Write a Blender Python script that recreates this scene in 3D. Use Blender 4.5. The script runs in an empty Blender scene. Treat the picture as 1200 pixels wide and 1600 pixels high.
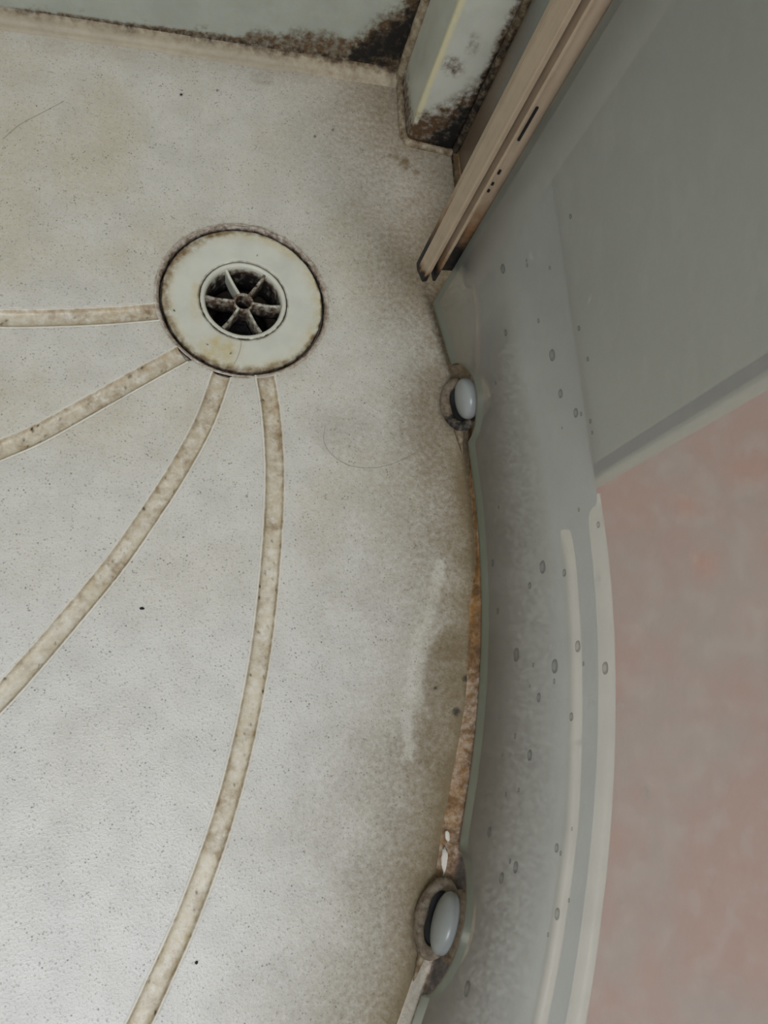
import bpy, math, random
import numpy as np
from mathutils import Matrix

# ------------------------------------------------------------------ camera, light, exposure
scene = bpy.context.scene
COL = scene.collection
CAM_H = 0.501
R = np.array([[0.96623494, 0.0, -0.25766265],
              [-0.0680359, 0.96450891, -0.25513462],
              [0.24851792, 0.26405029, 0.93194221]])       # camera axes -> place axes
FPX = 1200.0
cam_data = bpy.data.cameras.new('camera')
cam_data.sensor_width = 36.0
cam_data.lens = 36.0 * FPX / 1600.0
cam_data.clip_start = 0.01
cam = bpy.data.objects.new('camera', cam_data)
M4 = Matrix([list(R[0]) + [0], list(R[1]) + [0], list(R[2]) + [CAM_H], [0, 0, 0, 1]])
cam.matrix_world = M4
COL.objects.link(cam)
scene.camera = cam

world = bpy.data.worlds.new('room_bounce')
scene.world = world
world.use_nodes = True
world.node_tree.nodes['Background'].inputs[0].default_value = (0.95, 0.96, 1.0, 1)
world.node_tree.nodes['Background'].inputs[1].default_value = 0.34

def area_light(name, loc, target, size, energy, color):
    ld = bpy.data.lights.new(name, 'AREA')
    ld.shape = 'DISK'; ld.size = size; ld.energy = energy; ld.color = color
    o = bpy.data.objects.new(name, ld)
    from mathutils import Vector
    d = Vector(target) - Vector(loc)
    o.rotation_euler = d.to_track_quat('-Z', 'Y').to_euler()
    o.location = loc
    COL.objects.link(o)
    return o
area_light('ceiling_lamp', (0.55, -0.75, 2.25), (0.1, 0.1, 0), 0.9, 13.5, (1.0, 0.94, 0.88))
area_light('window_daylight', (-0.36, -0.80, 1.55), (0.0, 0.0, 0), 0.7, 12.5, (0.83, 0.88, 1.0))

vs = scene.view_settings
vs.view_transform = 'Standard'; vs.look = 'None'; vs.gamma = 1.0; vs.use_curve_mapping = False
vs.exposure = 0.45

# ------------------------------------------------------------------ helpers
rng = np.random.default_rng(7)
random.seed(7)

def project(P):
    """place points -> photograph pixels (used to lay out the stains)"""
    q = (np.asarray(P, float) - np.array([0, 0, CAM_H])) @ R
    w = np.maximum(-q[..., 2], 1e-3)
    return 600 + FPX * q[..., 0] / w, 800 - FPX * q[..., 1] / w

def at(px, py, z=0.0):
    w = R @ np.array([px - 600.0, -(py - 800.0), -FPX])
    t = (CAM_H - z) / -w[2]
    return np.array([w[0] * t, w[1] * t, z])

def sstep(a, b, x):
    t = np.clip((x - a) / (b - a), 0, 1)
    return t * t * (3 - 2 * t)

def _hash(ix, iy, seed):
    h = (ix.astype(np.int64) * 374761393 + iy.astype(np.int64) * 668265263 + seed * 974634777) & 0x7fffffff
    h = ((h ^ (h >> 13)) * 1274126177) & 0x7fffffff
    h = (h ^ (h >> 16)) & 0xffff
    return h / 65535.0

def vnoise(x, y, seed=0):
    ix = np.floor(x); iy = np.floor(y); fx = x - ix; fy = y - iy
    fx = fx * fx * (3 - 2 * fx); fy = fy * fy * (3 - 2 * fy)
    a = _hash(ix, iy, seed); b = _hash(ix + 1, iy, seed); c = _hash(ix, iy + 1, seed); d = _hash(ix + 1, iy + 1, seed)
    return (a * (1 - fx) + b * fx) * (1 - fy) + (c * (1 - fx) + d * fx) * fy

def fbm(x, y, scale, seed=0, octv=4):
    """0..1 noise, scale = feature size"""
    s = 0; amp = 0.5; tot = 0
    x = x / scale; y = y / scale
    for o in range(octv):
        s = s + amp * vnoise(x, y, seed + o * 17); tot += amp
        amp *= 0.55; x = x * 2.03 + 11.3; y = y * 2.03 + 5.7
    return s / tot

def blob(px, py, cx, cy, rx, ry, rot=0.0, soft=0.5):
    c, s = math.cos(math.radians(rot)), math.sin(math.radians(rot))
    dx, dy = px - cx, py - cy
    u = (dx * c + dy * s) / rx; v = (-dx * s + dy * c) / ry
    return 1 - sstep(1 - soft, 1 + soft, np.sqrt(u * u + v * v))

def polydist(px, py, pts):
    d = np.full(np.shape(px), 1e9); tt = np.zeros(np.shape(px))
    L = 0
    for (x0, y0), (x1, y1) in zip(pts[:-1], pts[1:]):
        vx, vy = x1 - x0, y1 - y0; l2 = vx * vx + vy * vy
        t = np.clip(((px - x0) * vx + (py - y0) * vy) / l2, 0, 1)
        e = np.hypot(px - x0 - t * vx, py - y0 - t * vy)
        m = e < d
        d = np.where(m, e, d); tt = np.where(m, L + t * math.sqrt(l2), tt)
        L += math.sqrt(l2)
    return d, tt

def catmull(pts, n):
    p = np.array(pts, float)
    p = np.vstack([2 * p[0] - p[1], p, 2 * p[-1] - p[-2]])
    out = []
    for i in range(1, len(p) - 2):
        for t in np.linspace(0, 1, n, endpoint=False):
            a, b, c, d = p[i - 1], p[i], p[i + 1], p[i + 2]
            out.append(0.5 * (2 * b + (c - a) * t + (2 * a - 5 * b + 4 * c - d) * t * t + (3 * b - a - 3 * c + d) * t ** 3))
    out.append(p[-2])
    return np.array(out)

def mesh_np(name, verts, quads, smooth=True):
    me = bpy.data.meshes.new(name)
    v = np.asarray(verts, np.float32).reshape(-1, 3); q = np.asarray(quads, np.int32).reshape(-1, 4)
    me.vertices.add(len(v)); me.vertices.foreach_set('co', v.ravel())
    me.loops.add(q.size); me.loops.foreach_set('vertex_index', q.ravel())
    me.polygons.add(len(q))
    me.polygons.foreach_set('loop_start', np.arange(0, q.size, 4, dtype=np.int32))
    me.polygons.foreach_set('use_smooth', np.full(len(q), smooth))
    me.update(calc_edges=True); me.validate()
    return me

def link(name, me, mat=None, parent=None, label=None, category=None, group=None, kind=None, mats=None):
    o = bpy.data.objects.new(name, me); COL.objects.link(o)
    if me is not None:
        for m in (mats or ([mat] if mat else [])):
            if len(me.materials) < len(mats or [mat]): me.materials.append(m)
    if parent: o.parent = parent
    for k, v in (('label', label), ('category', category), ('group', group), ('kind', kind)):
        if v: o[k] = v
    return o

def thing(name, label, category, group=None):
    return link(name, None, label=label, category=category, group=group)

def grid_quads(nu, nv, close_u=False):
    i = np.arange(nu if close_u else nu - 1)[:, None]; j = np.arange(nv - 1)[None, :]
    i2 = (i + 1) % nu
    return np.stack([i * nv + j, i2 * nv + j, i2 * nv + j + 1, i * nv + j + 1], -1).reshape(-1, 4)

def set_dirt(me, rgb, name='dirt'):
    a = me.color_attributes.new(name, 'FLOAT_COLOR', 'POINT')
    n = len(me.vertices)
    c = np.ones((n, 4), np.float32); c[:, :3] = np.clip(np.asarray(rgb, float).reshape(n, 3), 0, 1)
    a.data.foreach_set('color', c.ravel())

def grid_obj(name, P, mat, parent=None, dirt=None, close_u=False, keep=None, smooth=True, mats=None, matidx=None, **kw):
    """P: (nu, nv, 3) array of points -> one mesh"""
    nu, nv = P.shape[:2]
    q = grid_quads(nu, nv, close_u)
    if keep is not None: q = q[keep(P.reshape(-1, 3)[q].mean(1))]
    me = mesh_np(name, P.reshape(-1, 3), q, smooth)
    if dirt is not None: set_dirt(me, dirt)
    return link(name, me, mat, parent, mats=mats, **kw)

def sweep_profile_z(poly, zs):
    """closed plan polygon (n,2) swept up along zs -> (n, nz, 3)"""
    poly = np.asarray(poly, float)
    P = np.zeros((len(poly), len(zs), 3))
    P[:, :, 0] = poly[:, None, 0]; P[:, :, 1] = poly[:, None, 1]; P[:, :, 2] = np.asarray(zs)[None, :]
    return P

def subdivide_poly(poly, step):
    poly = np.asarray(poly, float); out = []
    for a, b in zip(poly, np.roll(poly, -1, 0)):
        n = max(1, int(np.ceil(np.linalg.norm(b - a) / step)))
        for k in range(n): out.append(a + (b - a) * k / n)
    return np.array(out)

def round_poly(poly, r, n=4):
    """round the corners of a plan polygon"""
    poly = [np.array(p, float) for p in poly]; out = []
    m = len(poly)
    for i in range(m):
        a, b, c = poly[i - 1], poly[i], poly[(i + 1) % m]
        u = (a - b) / np.linalg.norm(a - b); v = (c - b) / np.linalg.norm(c - b)
        rr = min(r, 0.45 * np.linalg.norm(a - b), 0.45 * np.linalg.norm(c - b))
        p0, p1 = b + u * rr, b + v * rr
        for t in np.linspace(0, 1, n + 1):
            out.append((1 - t) ** 2 * p0 + 2 * t * (1 - t) * b + t * t * p1)
    return np.array(out)

def prism(name, poly, zs, mat, parent=None, dirtfn=None, step=None, cap=True, smooth=False, **kw):
    """solid prism with dense sides and n-gon caps"""
    poly = np.asarray(poly, float)
    if step: poly = subdivide_poly(poly, step)
    P = sweep_profile_z(poly, zs); nu, nv = P.shape[:2]
    verts = P.reshape(-1, 3).tolist(); faces = grid_quads(nu, nv, True).tolist()
    if cap:
        faces.append([i * nv for i in range(nu)][::-1]); faces.append([i * nv + nv - 1 for i in range(nu)])
    me = bpy.data.meshes.new(name); me.from_pydata(verts, [], faces); me.update()
    if smooth:
        for p in me.polygons: p.use_smooth = len(p.vertices) == 4
    if dirtfn: set_dirt(me, dirtfn(np.array(verts)))
    return link(name, me, mat, parent, **kw)

def lathe(name, prof, center, mat, parent=None, n=96, dirtfn=None, wob=None, **kw):
    """profile [(r,z)...] revolved around a vertical axis"""
    prof = np.asarray(prof, float); a = np.linspace(0, 2 * np.pi, n, endpoint=False)
    P = np.zeros((n, len(prof), 3))
    rr = prof[None, :, 0] * np.ones((n, 1))
    if wob is not None: rr = rr + wob(a)[:, None] * (np.arange(len(prof))[None, :] < 2)
    P[:, :, 0] = center[0] + rr * np.cos(a)[:, None]; P[:, :, 1] = center[1] + rr * np.sin(a)[:, None]
    P[:, :, 2] = center[2] + prof[None, :, 1]
    d = dirtfn(P) if dirtfn else None
    return grid_obj(name, P, mat, parent, dirt=d, close_u=True, **kw)

def tube(name, pts, rad, mat, parent=None, n=6, **kw):
    pts = np.asarray(pts, float); t = np.gradient(pts, axis=0); t /= np.linalg.norm(t, axis=1)[:, None]
    up = np.array([0, 0, 1.0]); a = np.cross(t, up); a /= np.linalg.norm(a, axis=1)[:, None] + 1e-9; b = np.cross(a, t)
    th = np.linspace(0, 2 * np.pi, n, endpoint=False)
    rad = np.broadcast_to(rad, (len(pts),))
    P = pts[None] + rad[None, :, None] * (np.cos(th)[:, None, None] * a[None] + np.sin(th)[:, None, None] * b[None])
    return grid_obj(name, P, mat, parent, close_u=True, **kw)

# ------------------------------------------------------------------ materials
def srgb(r, g, b):
    f = lambda c: (c / 255 / 12.92) if c / 255 <= 0.04045 else ((c / 255 + 0.055) / 1.055) ** 2.4
    return (f(r), f(g), f(b), 1)

class NT:
    def __init__(s, name):
        s.m = bpy.data.materials.new(name); s.m.use_nodes = True; s.t = s.m.node_tree; s.t.nodes.clear()
        s.out = s.n('ShaderNodeOutputMaterial')
    def n(s, typ, **kw):
        o = s.t.nodes.new(typ)
        for k, v in kw.items(): setattr(o, k, v)
        return o
    def l(s, a, b): s.t.links.new(a, b)
    def val(s, sock, v):
        if hasattr(v, 'links') or hasattr(v, 'is_output'): s.l(v, sock)
        else: sock.default_value = v
    def math(s, op, a, b=0.0, clamp=False):
        o = s.n('ShaderNodeMath', operation=op, use_clamp=clamp); s.val(o.inputs[0], a); s.val(o.inputs[1], b); return o.outputs[0]
    def mix(s, fac, a, b):
        o = s.n('ShaderNodeMix', data_type='RGBA'); s.val(o.inputs[0], fac); s.val(o.inputs[6], a); s.val(o.inputs[7], b); return o.outputs[2]
    def noise(s, scale, detail=3, rough=0.55, vec=None, dist=0.0):
        o = s.n('ShaderNodeTexNoise'); o.inputs['Scale'].default_value = scale; o.inputs['Detail'].default_value = detail
        o.inputs['Roughness'].default_value = rough; o.inputs['Distortion'].default_value = dist
        s.l(vec or s.coord(), o.inputs['Vector']); return o.outputs['Fac']
    def coord(s):
        if not hasattr(s, '_c'): s._c = s.n('ShaderNodeTexCoord').outputs['Object']
        return s._c
    def ramp(s, x, a, b):
        o = s.n('ShaderNodeMapRange', clamp=True); o.interpolation_type = 'SMOOTHSTEP'
        s.val(o.inputs[0], x); s.val(o.inputs[1], a); s.val(o.inputs[2], b); return o.outputs[0]

def dirty(name, base, brown=(88, 66, 42), black=(20, 15, 10), yellow=(176, 150, 100), rough=0.45, tex=700.0, bump=0.15,
          speck=0.0, spec=0.5, mottle=0.06, has=True, bdist=0.0006, breakup=0.55, vscale=600.0):
    k = NT(name)
    n1 = k.noise(38.0, 4); n2 = k.noise(tex, 3, 0.6); n3 = k.noise(tex * 0.45, 4, 0.65)
    b = srgb(*base)
    col = k.mix(k.ramp(n1, 0.35, 0.7), tuple(c * (1 + mottle) for c in b[:3]) + (1,), tuple(c * (1 - mottle) for c in b[:3]) + (1,))
    rr = rough
    if has:
        at_ = k.n('ShaderNodeAttribute', attribute_name='dirt'); sp = k.n('ShaderNodeSeparateColor'); k.l(at_.outputs['Color'], sp.inputs[0])
        br = k.math('SUBTRACT', n3, 0.5); br = k.math('MULTIPLY', br, breakup * 3)
        def amt(ch, gain=1.0):
            a = sp.outputs[ch]
            w = k.math('MULTIPLY', a, k.math('SUBTRACT', 1.15, a))          # break up only the half tones
            w = k.math('MULTIPLY', w, 2.6)
            return k.math('ADD', a, k.math('MULTIPLY', br, w), clamp=True)
        col = k.mix(amt(2), col, srgb(*yellow))
        col = k.mix(amt(0), col, srgb(*brown))
        col = k.mix(amt(1), col, srgb(*black))
        rr = k.math('ADD', rough, k.math('MULTIPLY', sp.outputs[0], 0.3), clamp=True)
    if speck:
        v = k.n('ShaderNodeTexVoronoi'); v.inputs['Scale'].default_value = vscale; k.l(k.coord(), v.inputs['Vector'])
        n4 = k.noise(130.0, 3)
        s1 = k.math('MULTIPLY', k.math('SUBTRACT', 1.0, k.ramp(v.outputs['Distance'], 0.10, 0.34)), k.ramp(n4, 0.42, 0.72))
        pit = k.math('MULTIPLY', k.ramp(n2, 0.58, 0.70), 0.5)
        s1 = k.math('MAXIMUM', k.math('MULTIPLY', s1, 0.9), pit)
        col = k.mix(k.math('MULTIPLY', s1, speck), col, srgb(92, 84, 70))
    p = k.n('ShaderNodeBsdfPrincipled'); k.l(col, p.inputs['Base Color']); k.val(p.inputs['Roughness'], rr)
    p.inputs['Specular IOR Level'].default_value = spec
    if bump:
        bp = k.n('ShaderNodeBump'); bp.inputs['Strength'].default_value = bump; bp.inputs['Distance'].default_value = bdist
        k.l(n2, bp.inputs['Height']); k.l(bp.outputs[0], p.inputs['Normal'])
    k.l(p.outputs[0], k.out.inputs[0])
    return k.m

TRAY = (211, 207, 200)
m_tray = dirty('tray_acrylic', TRAY, brown=(118, 101, 73), yellow=(189, 174, 134), rough=0.36, tex=620, bump=0.55, speck=0.95, spec=0.5, bdist=0.0007, vscale=420, breakup=0.35)
m_channel = dirty('channel_acrylic', (218, 211, 196), brown=(134, 108, 78), yellow=(196, 178, 144), rough=0.4, tex=420, bump=0.3, speck=0.35, breakup=0.8)
m_rim = dirty('rim_acrylic', (158, 160, 157), brown=(86, 66, 44), black=(24, 20, 14), yellow=(152, 108, 58), rough=0.4, tex=620, bump=0.35, speck=0.15, breakup=0.6)
m_lip = dirty('lip_acrylic', (206, 198, 186), brown=(96, 70, 44), black=(24, 18, 12), yellow=(146, 104, 56), rough=0.4, tex=620, bump=0.4, speck=0.4, breakup=0.7)
m_flange = dirty('drain_plastic', (208, 205, 190), brown=(120, 96, 66), black=(30, 22, 14), yellow=(196, 176, 120), rough=0.32, tex=300, bump=0.05, breakup=0.9)
m_grate = dirty('grate_plastic', (206, 203, 186), brown=(96, 72, 50), black=(18, 13, 9), rough=0.4, tex=520, bump=0.3, breakup=1.1)
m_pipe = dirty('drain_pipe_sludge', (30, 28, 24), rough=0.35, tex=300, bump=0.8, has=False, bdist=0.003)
m_grime = dirty('grime', (52, 38, 24), rough=0.6, tex=700, bump=0.9, has=False, mottle=0.4, bdist=0.002)
m_wall = dirty('wall_panel', (168, 172, 160), brown=(92, 70, 44), black=(14, 10, 6), yellow=(168, 152, 112), rough=0.4, tex=420, bump=0.1, breakup=1.1)
m_seal = dirty('sealant', (170, 157, 132), brown=(102, 82, 56), black=(18, 13, 8), rough=0.5, tex=420, bump=0.25, breakup=1.0)
m_post = dirty('post_plastic', (190, 190, 178), brown=(84, 60, 36), black=(13, 9, 6), yellow=(206, 198, 160), rough=0.38, tex=420, bump=0.15, breakup=1.1)
m_fin = dirty('aged_vinyl', (172, 152, 128), brown=(126, 92, 58), black=(16, 11, 8), yellow=(160, 150, 128), rough=0.38, tex=220, bump=0.1, breakup=0.6)
m_guide = dirty('guide_plastic', (132, 119, 100), brown=(84, 64, 46), black=(20, 15, 10), rough=0.5, tex=600, bump=0.4, breakup=1.0)
m_cap = dirty('cap_plastic', (148, 150, 147), rough=0.28, tex=300, bump=0.05, has=False)
m_dark = dirty('dark_gap', (18, 15, 12), rough=0.7, tex=300, bump=0.2, has=False)
m_cabinet = dirty('cabinet_laminate', (190, 191, 172), rough=0.45, tex=120, bump=0.03, has=False, mottle=0.04)
m_highlight = dirty('edge_highlight_acrylic', (226, 216, 204), rough=0.35, tex=160, bump=0.05, has=False)  # paler than the rim: reflections along its edges painted into the colour
m_hair = dirty('hair', (128, 114, 96), rough=0.5, tex=300, bump=0, has=False)
m_crumb = dirty('dirt_crumb', (26, 22, 18), rough=0.8, tex=900, bump=0.4, has=False)
m_flake = dirty('lime_flake', (214, 206, 194), rough=0.7, tex=900, bump=0.5, has=False)

def tile_mat():
    k = NT('pink_floor')
    n1 = k.noise(9.0, 5, 0.6, dist=0.4); n2 = k.noise(40.0, 4); n3 = k.noise(220.0, 3)
    c = k.mix(k.ramp(n1, 0.38, 0.62), srgb(180, 142, 130), srgb(192, 120, 98))
    c = k.mix(k.math('MULTIPLY', k.ramp(n2, 0.45, 0.7), 0.45), c, srgb(206, 178, 166))
    p = k.n('ShaderNodeBsdfPrincipled'); k.l(c, p.inputs['Base Color']); p.inputs['Roughness'].default_value = 0.5
    bp = k.n('ShaderNodeBump'); bp.inputs['Strength'].default_value = 0.2; bp.inputs['Distance'].default_value = 0.001
    k.l(n3, bp.inputs['Height']); k.l(bp.outputs[0], p.inputs['Normal']); k.l(p.outputs[0], k.out.inputs[0])
    return k.m
m_tile = tile_mat()

def glass_mat(name, haze, tint, hazecol):
    """clear pane under a dried film of limescale; attribute dirt: R extra film and painted brightness, G brown grime, B cleared spots / dark drop marks"""
    k = NT(name)
    a = k.n('ShaderNodeAttribute', attribute_name='dirt'); sp = k.n('ShaderNodeSeparateColor'); k.l(a.outputs['Color'], sp.inputs[0])
    n1 = k.noise(22.0, 5, 0.6); n2 = k.noise(420.0, 3, 0.7)
    tr = k.n('ShaderNodeBsdfTransparent'); tr.inputs[0].default_value = tint
    df = k.n('ShaderNodeBsdfDiffuse'); df.inputs[0].default_value = hazecol
    tl = k.n('ShaderNodeBsdfTranslucent'); tl.inputs[0].default_value = hazecol
    hz = k.n('ShaderNodeMixShader'); hz.inputs[0].default_value = 0.45; k.l(df.outputs[0], hz.inputs[1]); k.l(tl.outputs[0], hz.inputs[2])
    f = k.math('ADD', haze, k.math('MULTIPLY', k.math('SUBTRACT', n1, 0.5), haze * 0.5))
    f = k.math('ADD', f, k.math('MULTIPLY', k.math('SUBTRACT', n2, 0.5), haze * 0.35))
    f = k.math('ADD', f, k.math('MULTIPLY', sp.outputs[0], 0.5))
    f = k.math('MULTIPLY', f, k.math('SUBTRACT', 1.0, sp.outputs[2]), clamp=True)
    m1 = k.n('ShaderNodeMixShader'); k.l(f, m1.inputs[0]); k.l(tr.outputs[0], m1.inputs[1]); k.l(hz.outputs[0], m1.inputs[2])
    gd = k.n('ShaderNodeBsdfDiffuse'); k.l(k.mix(n2, srgb(70, 52, 34), srgb(128, 104, 76)), gd.inputs[0])
    m2 = k.n('ShaderNodeMixShader'); k.l(sp.outputs[1], m2.inputs[0]); k.l(m1.outputs[0], m2.inputs[1]); k.l(gd.outputs[0], m2.inputs[2])
    gl = k.n('ShaderNodeBsdfGlossy'); gl.inputs['Roughness'].default_value = 0.42
    fr = k.n('ShaderNodeFresnel'); fr.inputs[0].default_value = 1.42
    m3 = k.n('ShaderNodeMixShader'); k.l(k.math('MULTIPLY', fr.outputs[0], 0.32), m3.inputs[0]); k.l(m2.outputs[0], m3.inputs[1]); k.l(gl.outputs[0], m3.inputs[2])
    k.l(m3.outputs[0], k.out.inputs[0])
    return k.m
m_glass = glass_mat('limescaled_glass', 0.24, (0.90, 0.925, 0.905, 1), (0.49, 0.50, 0.49, 1))
m_panel = glass_mat('panel_glass', 0.26, (0.86, 0.91, 0.88, 1), (0.40, 0.44, 0.40, 1))
def edge_mat():
    k = NT('glass_cut_edge')
    p = k.n('ShaderNodeBsdfPrincipled'); p.inputs['Base Color'].default_value = srgb(72, 81, 66)
    p.inputs['Roughness'].default_value = 0.25; k.l(p.outputs[0], k.out.inputs[0]); return k.m
m_edge = edge_mat()

# ------------------------------------------------------------------ layout numbers (metres)
C0 = np.array([-0.5, 0.1375])           # centre of the quadrant curve
RG = 0.7035                             # door radius
DR = np.array([0.0452, 0.2968])         # drain centre
Y_WALL = 0.5135
X_PANEL = 0.222
X_CAB = 0.3105
def pol(th, r): return np.stack([C0[0] + r * np.cos(th), C0[1] + r * np.sin(th)], -1)
def r_top(th):                          # where the basin wall reaches the rim
    d = np.degrees(th)
    straight = (X_PANEL - C0[0]) / np.cos(th)
    b = sstep(0.5, 12.5, d)
    return 0.7050 * (1 - b) + straight * b
def r_foot(th):                         # foot of the basin wall
    d = np.degrees(th)
    w = np.interp(d, [-60, -30, -26.7, -23.8, -22, -17.7, -14.5, -11, -5.7, -3.1, 0, 5, 30],
                  [.0065, .0065, .0062, .0052, .0065, .0104, .0096, .0066, .0066, .0008, .0004, .0006, .001])
    return r_top(th) - w

# ------------------------------------------------------------------ setting: walls and outside floor
def fine_axis(a, b, fa, fb, step, coarse):
    return np.unique(np.round(np.concatenate([np.arange(a, fa, coarse), np.arange(fa, fb, step), np.arange(fb, b + 1e-9, coarse), [b]]), 6))

def wall_dirt(P):
    px, py = project(P)
    base_y = np.interp(px, [-200, 0, 200, 400, 640, 700], [-18, 14, 40, 68, 106, 116])
    h = base_y - py                                     # pixels above the foot
    nz = fbm(px, py, 26, 3); nf = fbm(px, py, 9, 9)
    thick = np.interp(px, [0, 120, 260, 380, 398, 480, 560, 600, 640, 680], [5, 7, 6, 9, 26, 34, 42, 60, 90, 120])
    R_ = (1 - sstep(0.45, 1.15, h / (thick * (0.55 + 0.9 * nz)))) * np.interp(px, [0, 390, 400, 700], [0.85, 0.85, 0.8, 1.0])
    d, _ = polydist(px, py, [(560, 88), (625, 62), (652, 40), (676, 0), (690, -40)])
    G_ = (1 - sstep(0.25, 1.1, d / np.interp(px, [540, 600, 650, 700], [16, 40, 34, 22]) + 0.7 * (nf - 0.5)))
    G_ = np.maximum(G_, blob(px, py, 628, 66, 40, 26, -25, 0.45) * 1.1)
    R_ = np.maximum(R_, 1 - sstep(0.4, 1.2, d / np.interp(px, [540, 600, 650, 700], [24, 54, 48, 30]) + 0.6 * (nz - 0.5)))
    spots = sstep(0.66, 0.78, fbm(px, py, 14, 31)) * (1 - sstep(6, 22, h)) * 0.4
    G_ = np.maximum(G_, (1 - sstep(0, 4, h)) * 0.5 * (nf > 0.45))
    return np.stack([np.maximum(R_, spots), G_, 0.15 * nz], -1)

xs = fine_axis(-0.62, 1.6, -0.18, 0.24, 0.0016, 0.05); zs = fine_axis(-0.11, 2.3, 0.0, 0.16, 0.0016, 0.08)
X, Zg = np.meshgrid(xs, zs, indexing='ij')
Pw = np.stack([X, np.full_like(X, Y_WALL), Zg], -1)
wb = grid_obj('wall_back', Pw, m_wall, dirt=wall_dirt(Pw), kind='structure')
Pl = np.array([[[-0.62, -1.6, -0.11], [-0.62, -1.6, 2.3]], [[-0.62, Y_WALL, -0.11], [-0.62, Y_WALL, 2.3]]], float)
wl = grid_obj('wall_left', Pl, m_wall, dirt=np.zeros((2, 2, 3)), kind='structure')
fl = prism('floor', [(-0.62, -1.6), (1.6, -1.6), (1.6, Y_WALL), (-0.62, Y_WALL)], [-0.13, -0.10], m_tile, kind='structure')

# ------------------------------------------------------------------ shower tray
tray = thing('shower_tray', 'cream textured quadrant shower tray with four curved drainage channels, stained brown along the door', 'shower tray')

channels_px = [
    [(262, 485), (220, 489), (150, 494), (60, 497), (0, 497), (-80, 494), (-180, 484), (-300, 466)],
    [(292, 549), (220, 588), (140, 633), (60, 677), (0, 703), (-80, 736), (-180, 770), (-300, 804)],
    [(349, 577), (321, 655), (281, 730), (236, 800), (180, 880), (110, 965), (50, 1035), (0, 1090), (-80, 1168), (-170, 1245)],
    [(413, 579), (423, 640), (429, 720), (428, 800), (421, 900), (410, 1000), (393, 1100), (368, 1210), (335, 1320), (290, 1440), (245, 1540), (217, 1600), (180, 1672), (120, 1780)],
]
CHW = 0.0062
ch_paths = []
for pts in channels_px:
    w = np.array([at(*p)[:2] for p in pts])
    ch_paths.append(catmull(w, 10))

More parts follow.
